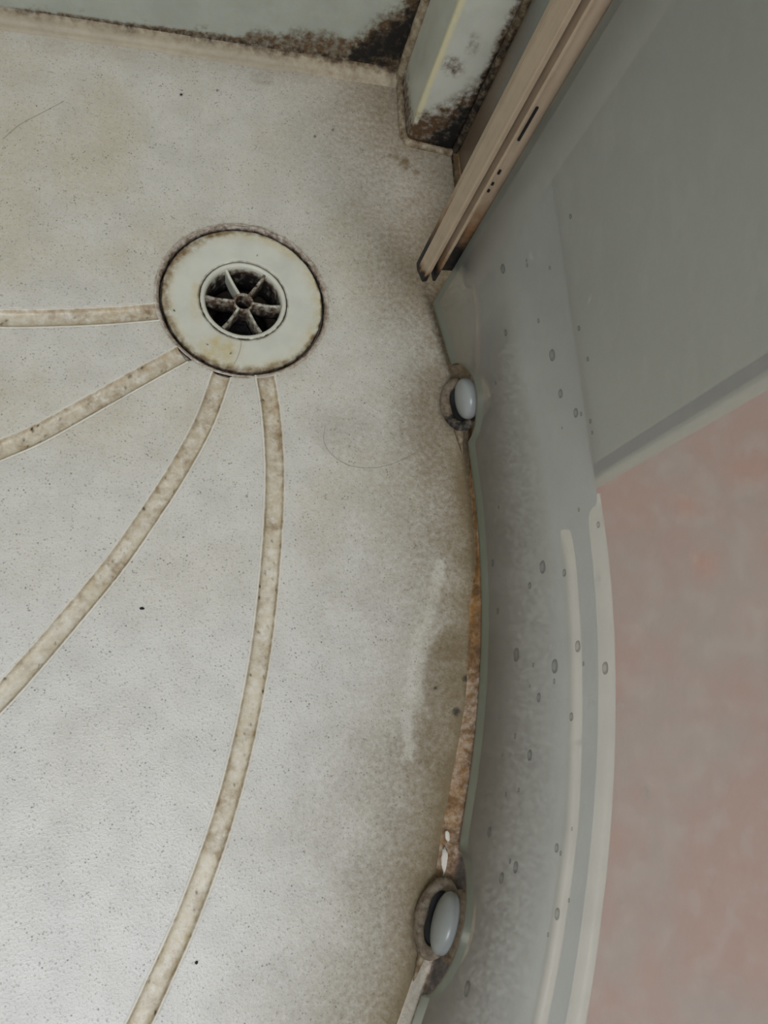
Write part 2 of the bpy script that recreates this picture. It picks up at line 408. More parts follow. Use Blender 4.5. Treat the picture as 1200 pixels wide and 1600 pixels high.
def floor_dirt_shade(P, flat=True):
    px, py = project(P)
    x, y = P[..., 0], P[..., 1]
    n_big = fbm(px, py, 130, 1); n_mid = fbm(px, py, 42, 2); n_f = fbm(px, py, 12, 5, 3)
    ang = np.arctan2(y - C0[1], x - C0[0]); rr = np.hypot(x - C0[0], y - C0[1])
    d_edge = (r_foot(ang) - rr) / 0.00046                # ~pixels from the basin wall
    # brown wash along the door
    wid = np.interp(py, [250, 480, 620, 760, 900, 1050, 1200, 1350, 1500, 1650], [60, 70, 110, 115, 130, 150, 170, 150, 110, 90])
    R_ = np.exp(-np.clip(d_edge, 0, None) / (wid * 0.50)) * (0.58 + 0.5 * n_big) * np.interp(py, [300, 500, 600, 700, 900, 1300, 1400, 1600], [.75, .85, 1.0, 1.0, .95, .85, .95, .75])
    R_ += (0.13 + 0.18 * sstep(0.3, 0.7, n_big)) * (1 - sstep(40, 320, d_edge))
    # darker lobe of scum left of the lip, with a rinsed pale track beside it
    lobe = np.maximum(blob(px, py, 705, 1060, 48, 100, 6, 0.3), blob(px, py, 690, 1160, 45, 70, 14, 0.4))
    R_ = np.maximum(R_, lobe * (0.66 + 0.4 * n_mid))
    dk, _ = polydist(px, py, [(686, 880), (672, 950), (650, 1010), (640, 1080), (636, 1180)])
    R_ *= 1 - 0.5 * (1 - sstep(1, 15, dk + 24 * (n_f - 0.5) + 12 * (n_mid - 0.5)))
    R_ = np.maximum(R_, blob(px, py, 560, 680, 70, 46, 20, 0.6) * 0.26)
    R_ = np.maximum(R_, blob(px, py, 690, 660, 75, 150, 0, 0.8) * (0.55 + 0.4 * n_mid))  # stain deepened to paint the shade beside the glass as well
    R_ = np.maximum(R_, blob(px, py, 665, 1440, 40, 110, 15, 0.7) * (0.35 + 0.4 * n_mid))
    R_ = np.maximum(R_, blob(px, py, 620, 820, 60, 40, 30, 0.6) * 0.14)
    # back corner and wall foot
    wall_px = np.interp(px, [0, 640, 720], [42, 140, 150])
    R_ = np.maximum(R_, (1 - sstep(0, 46, py - wall_px)) * np.interp(px, [0, 300, 450, 640], [0.12, 0.16, 0.3, 0.5]) * (0.5 + n_mid))
    R_ = np.maximum(R_, blob(px, py, 668, 180, 150, 200, 0, 0.9) * 0.72 * (0.5 + n_big))  # corner stain, also paints the light falling off here
    R_ = np.maximum(R_, blob(px, py, 690, 420, 100, 190, -6, 0.9) * 0.72 * (0.6 + n_big))  # stain plus painted shade where the glass holds back light
    R_ = np.maximum(R_, blob(px, py, 412, 122, 26, 11, 10, 0.6) * 0.35 * (0.5 + n_f))
    for cx, cy, a, b in [(615, 245, 18, 8), (632, 256, 12, 16), (648, 268, 10, 5), (600, 238, 6, 5), (680, 246, 8, 6)]:
        R_ = np.maximum(R_, blob(px, py, cx, cy, a, b, 20, 0.7) * (0.45 + 0.7 * n_f))
    # scum line round the drain
    rd = np.hypot(x - DR[0], y - DR[1]); ad = np.arctan2(y - DR[1], x - DR[0])
    nd = fbm(ad * 20 + 100, rd * 3000, 2.0, 8)
    R_ = np.maximum(R_, (1 - sstep(0.0608, 0.0608 + 0.0045 * nd + 0.0005, rd)) * 0.85)
    R_ = np.maximum(R_, (1 - sstep(0.06, 0.078, rd)) * 0.22 * n_mid)
    G_ = (1 - sstep(0.0602, 0.0602 + 0.0032 * sstep(0.4, 0.8, nd), rd)) * np.interp(np.degrees(ad), [-180, -140, -90, -40, 60, 110, 180], [.6, .95, .9, .3, .35, .6, .6])
    # black dots
    dots = [(222, 951, 2.6), (307, 1503, 2.0), (283, 148, 2), (340, 141, 1.6), (492, 213, 2), (520, 203, 2), (385, 775, 1.6), (713, 1112, 6), (728, 1060, 5), (680, 1075, 3)]
    for cx, cy, s in dots[1:]:
        G_ = np.maximum(G_, blob(px, py, cx, cy, s, s, 0, 0.6) * 0.9)
    G_ = np.maximum(G_, np.exp(-np.clip(d_edge, 0, None) / 3.0) * sstep(0.45, 0.7, n_mid) * 0.35 * (py > 560))
    beyond = sstep(RG - 0.003, RG + 0.004, rr) * sstep(0.10, 0.15, y) * (1 - sstep(0.300, 0.345, y))  # floor behind the door darkened, grime and shade painted together
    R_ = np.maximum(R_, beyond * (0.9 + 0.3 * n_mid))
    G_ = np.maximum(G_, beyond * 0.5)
    # faint yellow tint, stronger towards the back wall
    B_ = (0.24 + 0.28 * sstep(0.35, 0.75, n_big)) * np.interp(py, [0, 700, 1000, 1600], [1, 0.75, 0.3, 0.12])
    B_ = np.maximum(B_, blob(px, py, 150, 230, 90, 130, 10, 0.5) * (0.28 + 0.35 * n_mid))
    B_ = np.maximum(B_, np.exp(-np.clip(d_edge, 0, None) / 120) * 0.45 * (0.4 + n_mid))
    B_ = np.maximum(B_, blob(px, py, 560, 150, 230, 150, 8, 0.8) * 0.32)
    B_ = np.maximum(B_, np.exp(-np.clip(d_edge, 0, None) / 16) * np.interp(py, [850, 900, 1250, 1380, 1420], [0, .8, .95, .7, 0.2]))
    B_ = np.maximum(B_, (1 - sstep(0.06, 0.085, rd)) * 0.3)
    return np.stack([R_, G_, B_], -1)

gx = fine_axis(-0.62, 0.24, -0.175, 0.2401, 0.0011, 0.02)
gy = fine_axis(-0.62, Y_WALL + 0.003, -0.235, Y_WALL + 0.003, 0.0011, 0.02)
X, Y = np.meshgrid(gx, gy, indexing='ij')
Zf = np.zeros_like(X)
rd = np.hypot(X - DR[0], Y - DR[1])
cd = np.full(X.shape, 1.0)
for pth in ch_paths:
    m = (X > pth[:, 0].min() - 0.02) & (X < pth[:, 0].max() + 0.02) & (Y > pth[:, 1].min() - 0.02) & (Y < pth[:, 1].max() + 0.02)
    dd, _ = polydist(X[m], Y[m], [tuple(p) for p in pth])
    cd[m] = np.minimum(cd[m], dd)
Zf[cd < CHW + 0.0003] = -0.005
Zf[rd < 0.0600] = -0.007
Pf = np.stack([X, Y, Zf], -1)
dirt = floor_dirt_shade(np.stack([X, Y, np.zeros_like(X)], -1))
def keep_floor(c):
    a = np.arctan2(c[:, 1] - C0[1], c[:, 0] - C0[0]); r = np.hypot(c[:, 0] - C0[0], c[:, 1] - C0[1])
    k = (r < r_foot(a) + 0.003)
    k &= np.hypot(c[:, 0] - DR[0], c[:, 1] - DR[1]) > 0.055
    return k
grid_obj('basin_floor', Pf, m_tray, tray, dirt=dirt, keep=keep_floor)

# drainage channels: shallow rounded gutters let into the basin floor
for ci, pth in enumerate(ch_paths):
    # start just inside the collar of the drain
    d = np.hypot(pth[:, 0] - DR[0], pth[:, 1] - DR[1])
    i0 = int(np.argmax(d > 0.0612)); pth = pth[max(i0 - 1, 0):]
    if np.hypot(*(pth[0] - DR)) < 0.0600: pth = pth[1:]
    # resample to 1.5 mm
    s = np.concatenate([[0], np.cumsum(np.hypot(*np.diff(pth, axis=0).T))]); n = int(s[-1] / 0.0015)
    q = np.linspace(0, s[-1], n); pth = np.stack([np.interp(q, s, pth[:, 0]), np.interp(q, s, pth[:, 1])], -1)
    t = np.gradient(pth, axis=0); t /= np.linalg.norm(t, axis=1)[:, None]; nrm = np.stack([-t[:, 1], t[:, 0]], -1)   # + = left of travel (away from drain)
    off = np.array([-1.30, -1.16, -1.06, -1.0, -0.94, -0.86, -0.76, -0.62, -0.4, -0.2, 0, 0.2, 0.4, 0.62, 0.76, 0.86, 0.94, 1.0, 1.06, 1.16, 1.30]) * CHW
    zz = np.array([-0.3, 0.10, 0.22, 0.10, -0.5, -1.5, -2.4, -2.9, -3.1, -3.2, -3.2, -3.2, -3.1, -2.9, -2.4, -1.5, -0.5, 0.10, 0.22, 0.10, -0.3]) * 0.001
    P = np.zeros((len(pth), len(off), 3))
    P[:, :, :2] = pth[:, None] + nrm[:, None] * off[None, :, None]; P[:, :, 2] = zz[None]
    u = off[None, :] / CHW * np.ones((len(pth), 1)); sl = q[:, None] * np.ones((1, len(off)))
    n1 = fbm(sl * 2000 + ci * 500, u * 9 + 50, 14, 3 + ci); n2 = fbm(sl * 2000, u * 14 + 30, 5, 40 + ci); n3 = fbm(sl * 2000 + ci * 90, u * 3, 60, 12)
    inside = 1 - sstep(0.9, 1.08, np.abs(u))
    near = np.exp(-sl / 0.10)
    B_ = inside * (0.30 + 0.45 * n3 + 0.3 * near) * (0.55 + 0.5 * np.abs(u))  # tint rises towards the sides, also painting the hollow's shading
    R_ = inside * (0.55 * sstep(0.45, 0.75, n1) * (0.15 + 0.8 * n3) * 0.8 + 0.4 * near * n1)
    edge = np.exp(-((np.abs(u) - 0.92) / 0.10) ** 2)
    side = np.where(u > 0, 1.0, 0.55) if ci == 3 else np.where(u > 0, 0.9, 0.5)  # one edge darker: the channel wall's shade painted in with the dirt
    R_ = np.maximum(R_, edge * side * (0.2 + 0.6 * n1))
    G_ = inside * sstep(0.74, 0.80, n2) * 0.6 + edge * sstep(0.68, 0.78, n2) * 0.4
    grid_obj('drainage_channel', P, m_channel, tray, dirt=np.stack([R_, G_, B_], -1))

# collar: rounded edge of the round recess that holds the drain
def collar_dirt(P):
    a = np.arctan2(P[..., 1] - DR[1], P[..., 0] - DR[0]); n = fbm(a * 18 + 60, P[..., 2] * 2500 + 40, 2.2, 5)
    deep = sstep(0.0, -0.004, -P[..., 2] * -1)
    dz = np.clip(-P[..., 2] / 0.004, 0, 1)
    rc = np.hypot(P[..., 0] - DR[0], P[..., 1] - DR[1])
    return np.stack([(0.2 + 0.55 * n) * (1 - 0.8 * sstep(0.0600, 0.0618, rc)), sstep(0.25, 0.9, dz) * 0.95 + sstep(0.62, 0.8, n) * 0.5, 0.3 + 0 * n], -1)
lathe('drain_recess', [(0.0624, -0.0003), (0.0616, 0.0002), (0.0606, 0.0001), (0.0597, -0.0006), (0.0591, -0.002), (0.0588, -0.004), (0.0585, -0.008), (0.0480, -0.0085)],
      (DR[0], DR[1], 0), m_lip, tray, n=180, dirtfn=collar_dirt, wob=lambda a: 0.0006 * np.sin(a * 5 + 1) * np.sin(a * 3))

# rim: basin wall, flat ledge, raised bead, rolled outer edge, skirt
th = np.radians(np.concatenate([np.arange(-58, -32, 1.0), np.arange(-32, 29.5, 0.14)]))
rows = []
rf, rt = r_foot(th), r_top(th)
out = np.minimum(np.interp(np.degrees(th), [-60, -24, -19.4, -14.6, -10, 0.9, 40], [.822, .8135, .8105, .8086, .8075, .807, .807]), (0.3075 - C0[0]) / np.maximum(np.cos(th), .3))
out = np.where(th > 0, (0.3072 - C0[0]) / np.cos(th), out)
ro = out
s1 = np.interp(np.degrees(th), [-60, -24.6, -20, -15.8, -12, -5.4, -0.5, 8, 40], [.787, .7778, .7757, .7746, .772, .7697, .7689, .770, .79])
def row(r, z): rows.append((np.asarray(r) * np.ones_like(th), z))
row(rf - 0.0012, -0.0006); row(rf, 0.0); row(rf * 0.75 + rt * 0.25, 0.0016); row(rf * .4 + rt * .6, 0.0042); row(rf * .1 + rt * .9, 0.0057); row(rt + 0.0012, 0.0061)
for k in np.linspace(0.004, 0.02, 9): row(rt + k, 0.006)
s1 = np.maximum(s1, rt + 0.028)
row(s1 - 0.004, 0.006); row(s1 + 0.005, 0.006)
ro = np.maximum(ro, s1 + 0.0160)
row(s1 * .5 + ro * .5 + 0.002, 0.006); row(ro - 0.006, 0.006); row(ro - 0.003, 0.0050); row(ro - 0.001, 0.002); row(ro - 0.001, -0.02); row(ro, -0.10)
P = np.zeros((len(th), len(rows), 3))
for j, (r, z) in enumerate(rows):
    P[:, j, :2] = pol(th, r); P[:, j, 2] = z
P[..., 1] = np.minimum(P[..., 1], Y_WALL + 0.001)
px, py = project(P)
TH = th[:, None] * np.ones((1, len(rows))); RR = np.hypot(P[..., 0] - C0[0], P[..., 1] - C0[1])
dl = (RR - rt[:, None]) / 0.001                       # mm past the lip
n1 = fbm(px, py, 22, 21); n2 = fbm(px, py, 9, 22)
mid = np.interp(py, [600, 840, 900, 1000, 1080, 1150, 1250, 1370, 1400, 1470, 1600], [.9, .9, 1, 1, .7, .7, .9, .7, .5, .15, .1])
lip = 1 - sstep(2.0, 14, dl)
B_ = lip * mid * (0.8 + 0.4 * n1)
R_ = np.maximum(lip * mid * sstep(0.35, 0.75, n1) * 0.75, sstep(-0.5, 2.0, dl) * (1 - sstep(16, 40, dl)) * (0.9 + 0.3 * n2))
for cx, cy in [(722, 640), (708, 1430)]:
    R_ = np.maximum(R_, blob(px, py, cx + 8, cy, 44, 110, 8, 0.5) * (dl > -2.5) * np.where(cy > 1000, np.clip((py - 1300) / 40, 0, 1), 1))
G_ = np.maximum(lip * sstep(0.55, 0.8, n2) * 0.35 * mid, sstep(0.5, 3.0, dl) * (1 - sstep(12, 42, dl)) * 0.82)  # dark band past the lip: grime plus painted shade at the glass foot
for cx, cy in [(722, 650), (700, 1430)]:
    G_ = np.maximum(G_, blob(px, py, cx + 8, cy, 42, 62, 5, 0.6) * sstep(0.42, 0.7, n1) * 0.6)
DD = np.stack([R_, G_, B_], -1)
grid_obj('basin_wall', P[:, :6], m_lip, tray, dirt=DD[:, :6])
grid_obj('rim', P[:, 5:], m_rim, tray, dirt=DD[:, 5:])
def strip(name, rws, top):
    Q = np.zeros((len(th), len(rws), 3))
    fall = 1 - sstep(top - 2.5, top, np.degrees(th))
    for j, (r, z) in enumerate(rws): Q[:, j, :2] = pol(th, r); Q[:, j, 2] = np.minimum(z, 0.0050 + (z - 0.0050) * fall)
    Q[..., 1] = np.minimum(Q[..., 1], Y_WALL + 0.001)
    m = th < np.radians(top)
    return grid_obj(name, Q[m], m_highlight, tray)
strip('raised_bead', [(s1 - 0.0004, 0.0055), (s1 + 0.0002, 0.0075), (s1 + 0.0014, 0.0094), (s1 + 0.004, 0.0099), (s1 + 0.0075, 0.0096), (s1 + 0.0092, 0.0080), (s1 + 0.0098, 0.0055)], -0.4)
strip('outer_edge', [(ro - 0.0150, 0.0055), (ro - 0.0130, 0.0066), (ro - 0.0090, 0.0084), (ro - 0.0050, 0.0092), (ro - 0.0020, 0.0082), (ro - 0.0003, 0.0055), (ro + 0.0004, 0.001), (ro + 0.0006, -0.006)], 1.0)

# ------------------------------------------------------------------ sealant along the back wall
sx = np.arange(-0.62, 0.181, 0.002)
prof = [(-0.0098, -0.0004), (-0.0092, 0.0008), (-0.0066, 0.0018), (-0.0042, 0.0034), (-0.0022, 0.0062), (-0.0010, 0.0095), (0.0002, 0.0108)]
P = np.zeros((len(sx), len(prof), 3))
for j, (dy, z) in enumerate(prof):
    wv = 0.0006 * np.sin(sx * 40) + 0.0004 * np.sin(sx * 97 + 1)
    P[:, j] = np.stack([sx, Y_WALL + dy * (1 + wv * 80), np.full_like(sx, z)], -1)
px, py = project(P); n1 = fbm(px, py, 18, 51); j = np.linspace(0, 1, len(prof))[None] * np.ones((len(sx), 1))
R_ = sstep(0.55, 1.0, j) * np.interp(px, [0, 380, 400, 650], [.6, .6, .9, 1]) * (0.4 + 0.9 * n1) + np.interp(px, [0, 380, 560, 660], [.10, .12, .3, .7]) * (0.5 + n1) * 0.6
G_ = sstep(0.75, 1.0, j) * sstep(0.5, 0.7, n1) * 0.8 + np.interp(px, [570, 650], [0, 0.5]) * sstep(0.45, 0.7, n1)
grid_obj('trim_1', P, m_seal, dirt=np.stack([R_, G_, 0 * R_], -1), kind='structure')

# ------------------------------------------------------------------ drain
drain = thing('shower_drain', 'round cream plastic drain with open six-spoke grate set in the tray', 'drain')
def flange_dirt(P):
    r = np.hypot(P[..., 0] - DR[0], P[..., 1] - DR[1]); a = np.arctan2(P[..., 1] - DR[1], P[..., 0] - DR[0])
    px, py = project(P); n = fbm(px, py, 14, 61); nf = fbm(px, py, 5, 62)
    da = np.degrees(a)
    wd = np.interp(da, [-180, -130, -90, -40, 0, 60, 90, 130, 180], [.0045, .003, .0045, .003, .0012, .0012, .003, .0055, .0045])
    R_ = sstep(0.0572 - wd * 1.6, 0.0572 - 0.2 * wd, r + 0.003 * (n - 0.5)) * (0.45 + 0.6 * nf)
    G_ = sstep(0.0562, 0.0574, r) * (0.5 + 0.5 * nf)
    B_ = sstep(0.046, 0.057, r) * (0.25 + 0.4 * n) + blob(px, py, 345, 545, 30, 18, 10, 0.8) * 0.5 + blob(px, py, 308, 470, 10, 30, 0, 0.8) * 0.35
    for cx, cy in [(402, 399), (272, 485), (324, 538), (361, 552)]:
        G_ = np.maximum(G_, blob(px, py, cx, cy, 1.3, 1.3, 0, 0.6))
    ring = np.exp(-((r - 0.0311) / 0.00055) ** 2)
    R_ = np.maximum(R_, ring * 0.85); G_ = np.maximum(G_, ring * 0.45)
    return np.stack([R_, G_, B_], -1)
rs = np.concatenate([[0.0315], np.linspace(0.033, 0.053, 22), np.linspace(0.0538, 0.0566, 7), [0.0572, 0.0575, 0.0576]])
zs_ = np.where(rs < 0.054, -0.0014 - 0.0006 * (0.054 - rs) / 0.022, -0.0014)
zs_[-3:] = [-0.0017, -0.0024, -0.0065]; zs_[0] = -0.0028
lathe('flange', list(zip(rs[::-1], zs_[::-1])), (DR[0], DR[1], 0), m_flange, drain, n=300, dirtfn=flange_dirt)
def ring_dirt(P):
    r = np.hypot(P[..., 0] - DR[0], P[..., 1] - DR[1]); a = np.arctan2(P[..., 1] - DR[1], P[..., 0] - DR[0])
    n = fbm(a * 14 + 40, P[..., 2] * 900 + 90, 2, 71)
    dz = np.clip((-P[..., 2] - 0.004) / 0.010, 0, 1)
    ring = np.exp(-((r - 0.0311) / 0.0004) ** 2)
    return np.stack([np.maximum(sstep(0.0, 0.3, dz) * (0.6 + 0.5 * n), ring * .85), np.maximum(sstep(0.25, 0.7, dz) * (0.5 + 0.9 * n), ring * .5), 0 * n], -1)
lathe('grate_ring', [(0.0316, -0.006), (0.0311, -0.0028), (0.0305, -0.0019), (0.0296, -0.0017), (0.0285, -0.0020), (0.0277, -0.0028), (0.0272, -0.0045), (0.0268, -0.008), (0.0266, -0.012), (0.0264, -0.018), (0.0262, -0.030), (0.0285, -0.031)],
      (DR[0], DR[1], 0), m_grate, drain, n=120, dirtfn=ring_dirt)
lathe('pipe', [(0.0300, -0.028), (0.0290, -0.045), (0.0286, -0.085), (0.020, -0.088), (0.0001, -0.0885)], (DR[0], DR[1], 0), m_pipe, drain, n=64)
lathe('inner_ledge', [(0.0285, -0.036), (0.0225, -0.0355), (0.0205, -0.038), (0.0205, -0.048), (0.0285, -0.049)], (DR[0], DR[1], 0), m_grime, drain, n=64)
def hub_dirt(P):
    a = np.arctan2(P[..., 1] - DR[1], P[..., 0] - DR[0]); n = fbm(a * 8 + 30, P[..., 2] * 900 + 70, 2, 81)
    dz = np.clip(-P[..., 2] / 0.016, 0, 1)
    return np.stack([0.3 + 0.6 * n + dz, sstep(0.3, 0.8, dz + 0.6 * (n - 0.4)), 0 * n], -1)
lathe('hub', [(0.0054, -0.020), (0.0054, -0.0062), (0.0057, -0.0044), (0.0064, -0.0040), (0.0072, -0.0044), (0.0074, -0.0062), (0.0072, -0.020)], (DR[0], DR[1], 0), m_grate, drain, n=40, dirtfn=hub_dirt)
white_spokes = [0.05, 0.75, 0.55, 0.45, 0.55, 0.6]
for k, ang in enumerate([116, 55, -5, -64, -124, 176]):
    a = math.radians(ang); ca, sa = math.cos(a), math.sin(a)
    L = np.linspace(0.0066, 0.0272, 26); hz = np.array([-0.0215, -0.018, -0.0145, -0.011, -0.0078, -0.0052, -0.0038])
    Wd = np.array([0.5, 0.6, 0.7, 0.85, 1.0, 1.0, 0.75]) * 0.00105
    ringpts = [(-w, z) for w, z in zip(Wd, hz)] + [(w, z) for w, z in zip(Wd[::-1], hz[::-1])]
    P = np.zeros((len(ringpts), len(L), 3))
    for i, (w, z) in enumerate(ringpts):
        sag = 0.0010 * np.sin(np.linspace(0, np.pi, len(L)))
        P[i, :, 0] = DR[0] + L * ca - w * sa; P[i, :, 1] = DR[1] + L * sa + w * ca
        P[i, :, 2] = z - sag + 0.0012 * sstep(0.020, 0.0272, L)
    n = fbm(L[None] * 1500 + k * 77 + 0 * P[..., 2], P[..., 2] * 1200 + 50, 3.0, 90 + k)
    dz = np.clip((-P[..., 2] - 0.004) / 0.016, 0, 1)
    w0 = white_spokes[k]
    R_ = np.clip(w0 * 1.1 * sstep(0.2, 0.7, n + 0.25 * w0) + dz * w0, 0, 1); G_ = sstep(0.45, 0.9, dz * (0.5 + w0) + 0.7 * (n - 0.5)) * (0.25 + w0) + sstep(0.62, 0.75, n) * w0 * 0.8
    grid_obj('spoke', P, m_grate, drain, dirt=np.stack([R_, G_, 0 * n], -1), close_u=True)

# ------------------------------------------------------------------ corner post (wall profile)
def post_dirt(V):
    px, py = project(V); n = fbm(px, py, 30, 101); nf = fbm(px, py, 9, 102)
    x, y, z = V[..., 0], V[..., 1], V[..., 2]
    front = y < 0.4545
    u = np.clip((x - 0.182) / 0.037, 0, 1)
    # front face: black growth creeping up along the right-hand corner
    lim = 0.030 + 0.045 * u + 0.030 * (n - 0.5)
    R_ = (1 - sstep(0.6, 1.35, z / lim)) * (0.75 + 0.4 * nf)
    G_ = (1 - sstep(0.35, 1.1, z / (0.014 + 0.062 * sstep(0.30, 1.0, u)) + 1.0 * (nf - 0.5)))* sstep(0.15, 0.6, u + 0.5 * (n - .5))
    rightline = sstep(0.80, 0.96, u + 0.10 * (n - 0.5)) * (1 - sstep(0.10, 0.17, z) * 0.6)
    R_ = np.maximum(R_, rightline * 0.95); G_ = np.maximum(G_, sstep(0.90, 0.99, u + 0.08 * (nf - .5)) * (1 - sstep(0.06, 0.14, z)) * 0.9)
    spot = np.maximum(blob(px, py, 708, 104, 15, 13, 20, 0.7), blob(px, py, 738, 68, 9, 16, 10, 0.8) * 0.5)
    R_ = np.where(front, np.maximum(R_, spot * (0.2 + 0.7 * nf)), (1 - sstep(0.4, 1.3, z / (0.012 + 0.02 * n))) * 0.8)
    G_ = np.where(front, G_, 0.0)
    ridge = (1 - sstep(0.0030, 0.0046, np.hypot(x - 0.1795, y - 0.4525))) * sstep(0.008, 0.03, z)
    back = sstep(0.507, 0.5125, y) * (x < 0.19)
    R_ = np.maximum(R_, back * 0.9); G_ = np.maximum(G_, back * 0.8)
    return np.stack([R_ * (1 - 0.6 * ridge), G_, ridge * 0.85 + 0.1 * n], -1)
post = thing('corner_post', 'off-white upright plastic post standing in the back corner, black mould at its foot', 'post')
pz = np.concatenate([np.arange(0.0, 0.2, 0.0016), np.arange(0.2, 2.0, 0.1), [2.0]])
pp = round_poly([(0.1795, Y_WALL - 0.0005), (0.1795, 0.4525), (0.2195, 0.4475), (0.2195, Y_WALL - 0.0005)], 0.0030, 5)
prism('profile', pp, pz, m_post, post, dirtfn=post_dirt, step=0.0016, smooth=True)
# bead of old sealant round the foot, and the one up the wall joint
def bead_path_dirt(seed):
    def f(P):
        px, py = project(P); n = fbm(px, py, 14, seed); nf = fbm(px, py, 6, seed + 1)
        return np.stack([0.15 + 0.75 * n, sstep(0.62, 0.85, nf) * 0.5, 0 * n], -1)
    return f
def bead(name, pts, rad, seed, parent, squash=1.0, dark=False, taper=False):
    pts = catmull(pts, 14); t = np.gradient(pts, axis=0); t /= np.linalg.norm(t, axis=1)[:, None]
    up = np.where(np.abs(t[:, 2:3]) > 0.8, np.array([[0, 1.0, 0]]), np.array([[0, 0, 1.0]]))
    a = np.cross(t, up); a /= np.linalg.norm(a, axis=1)[:, None]; b = np.cross(a, t); tt = np.linspace(0, 2 * np.pi, 12, endpoint=False)
    s = np.arange(len(pts)); rr = rad * (1 + 0.25 * (fbm(s * 3.0, s * 0 + seed, 7, seed) - 0.5))
    if taper: rr = rr * np.linspace(1, 0.02, len(rr)) ** 0.7
    P = pts[None] + rr[None, :, None] * (np.cos(tt)[:, None, None] * a[None] + np.sin(tt)[:, None, None] * b[None] * squash)
    dd = bead_path_dirt(seed)(P)
    if taper: dd[..., 0] = 0.65 + 0.3 * dd[..., 0]
    if dark:
        k = 1 - 0.75 * sstep(0.05, 0.2, P[..., 2]); dd[..., 0] = 0.9; dd[..., 1] = np.maximum(0.5 * dd[..., 1], k * 0.8)
    return grid_obj(name, P, m_seal, parent, dirt=dd, close_u=True)
bead('sealant_bead', [(0.1780, 0.5100, 0.0015), (0.1775, 0.49, 0.0012), (0.1770, 0.47, 0.0012), (0.1775, 0.4545, 0.0012), (0.182, 0.4495, 0.0012), (0.195, 0.4475, 0.0012), (0.209, 0.4458, 0.0012), (0.219, 0.4445, 0.0012)], 0.0031, 111, post)
bead('panel_joint', [(0.2205, 0.4450, 0.002), (0.2205, 0.4450, 0.05), (0.2205, 0.4452, 0.10), (0.2207, 0.4455, 0.16), (0.2208, 0.4456, 0.25), (0.2208, 0.4456, 0.4)], 0.0030, 127, post, dark=True)
bead('wall_joint', [(0.1775, 0.5115, 0.003), (0.1775, 0.5118, 0.04), (0.1777, 0.5120, 0.09), (0.1778, 0.5125, 0.14), (0.178, 0.5125, 0.25), (0.178, 0.5125, 0.4)], 0.0040, 121, post)

# ------------------------------------------------------------------ fixed glass panel behind the door edge
panel = thing('fixed_glass_panel', 'narrow greenish fixed glass strip between the corner post and the sliding door', 'glass panel')
def panel_dirt(P):
    px, py = project(P); n = fbm(px, py, 24, 131); nf = fbm(px, py, 8, 132); z = P[..., 2]; y = P[..., 1]
    lim = 0.085 + 0.06 * sstep(0.41, 0.447, y)
    G_ = 1 - sstep(0.6, 1.3, z / lim + 0.8 * (n - 0.5))
    G_ = np.maximum(G_, sstep(0.4395, 0.4455, y) * (1 - 0.6 * sstep(0.1, 0.2, z)))
    return np.stack([0.25 * n + 0.0 * z, np.clip(G_, 0, 1), 0 * n], -1)
ys = np.arange(0.318, 0.4465, 0.0016); zz = np.concatenate([np.arange(0.003, 0.24, 0.0022), np.arange(0.25, 1.9, 0.15), [1.9]])
ringy = [(X_PANEL, y) for y in ys] + [(X_PANEL + 0.005, y) for y in ys[::-1]]
P = sweep_profile_z(ringy, zz)
grid_obj('pane', P, m_panel, panel, dirt=panel_dirt(P), close_u=True, smooth=False)
def rail_dirt(V):
    px, py = project(V); n = fbm(px, py, 12, 141)
    return np.stack([0.75 + 0.4 * n, sstep(0.5, 0.7, n), 0.4 + 0 * n], -1)
prism('bottom_bead', round_poly([(X_PANEL - 0.0045, 0.32), (X_PANEL + 0.008, 0.32), (X_PANEL + 0.008, 0.4462), (X_PANEL - 0.0045, 0.4462)], 0.002, 3), [0.0, 0.002, 0.004], m_seal, panel, dirtfn=rail_dirt, step=0.002)

# ------------------------------------------------------------------ sliding curved door
door = thing('curved_shower_screen', 'curved limescaled glass sliding shower screen with yellowed edge seal and two bottom guides', 'shower screen')
GUIDES = [(6.45, 1), (-21.65, 2)]         # angle on the quadrant
gth = np.radians(np.concatenate([np.arange(-46, -30, 0.5), np.arange(-30, 13.161, 0.11), [13.16]]))
def z_bottom(th_):
    d = np.degrees(th_); z = np.full_like(d, 0.0100)
    for (g, _), hw, hh in zip(GUIDES, (2.45, 3.3), (0.031, 0.034)):
        u = (d - g) / hw
        bump = np.where(np.abs(u) < 1, np.sqrt(np.clip(1 - u * u, 0, 1)) , 0) * 0.75 + 0.25 * np.exp(-u * u * 1.8)
        z += hh * bump * (1 - sstep(1.6, 2.6, np.abs(u)))
    return z
zb = z_bottom(gth)
tz = np.concatenate([np.linspace(0, 1, 150) * 0.40, [0.6, 0.9, 1.3, 1.85]])
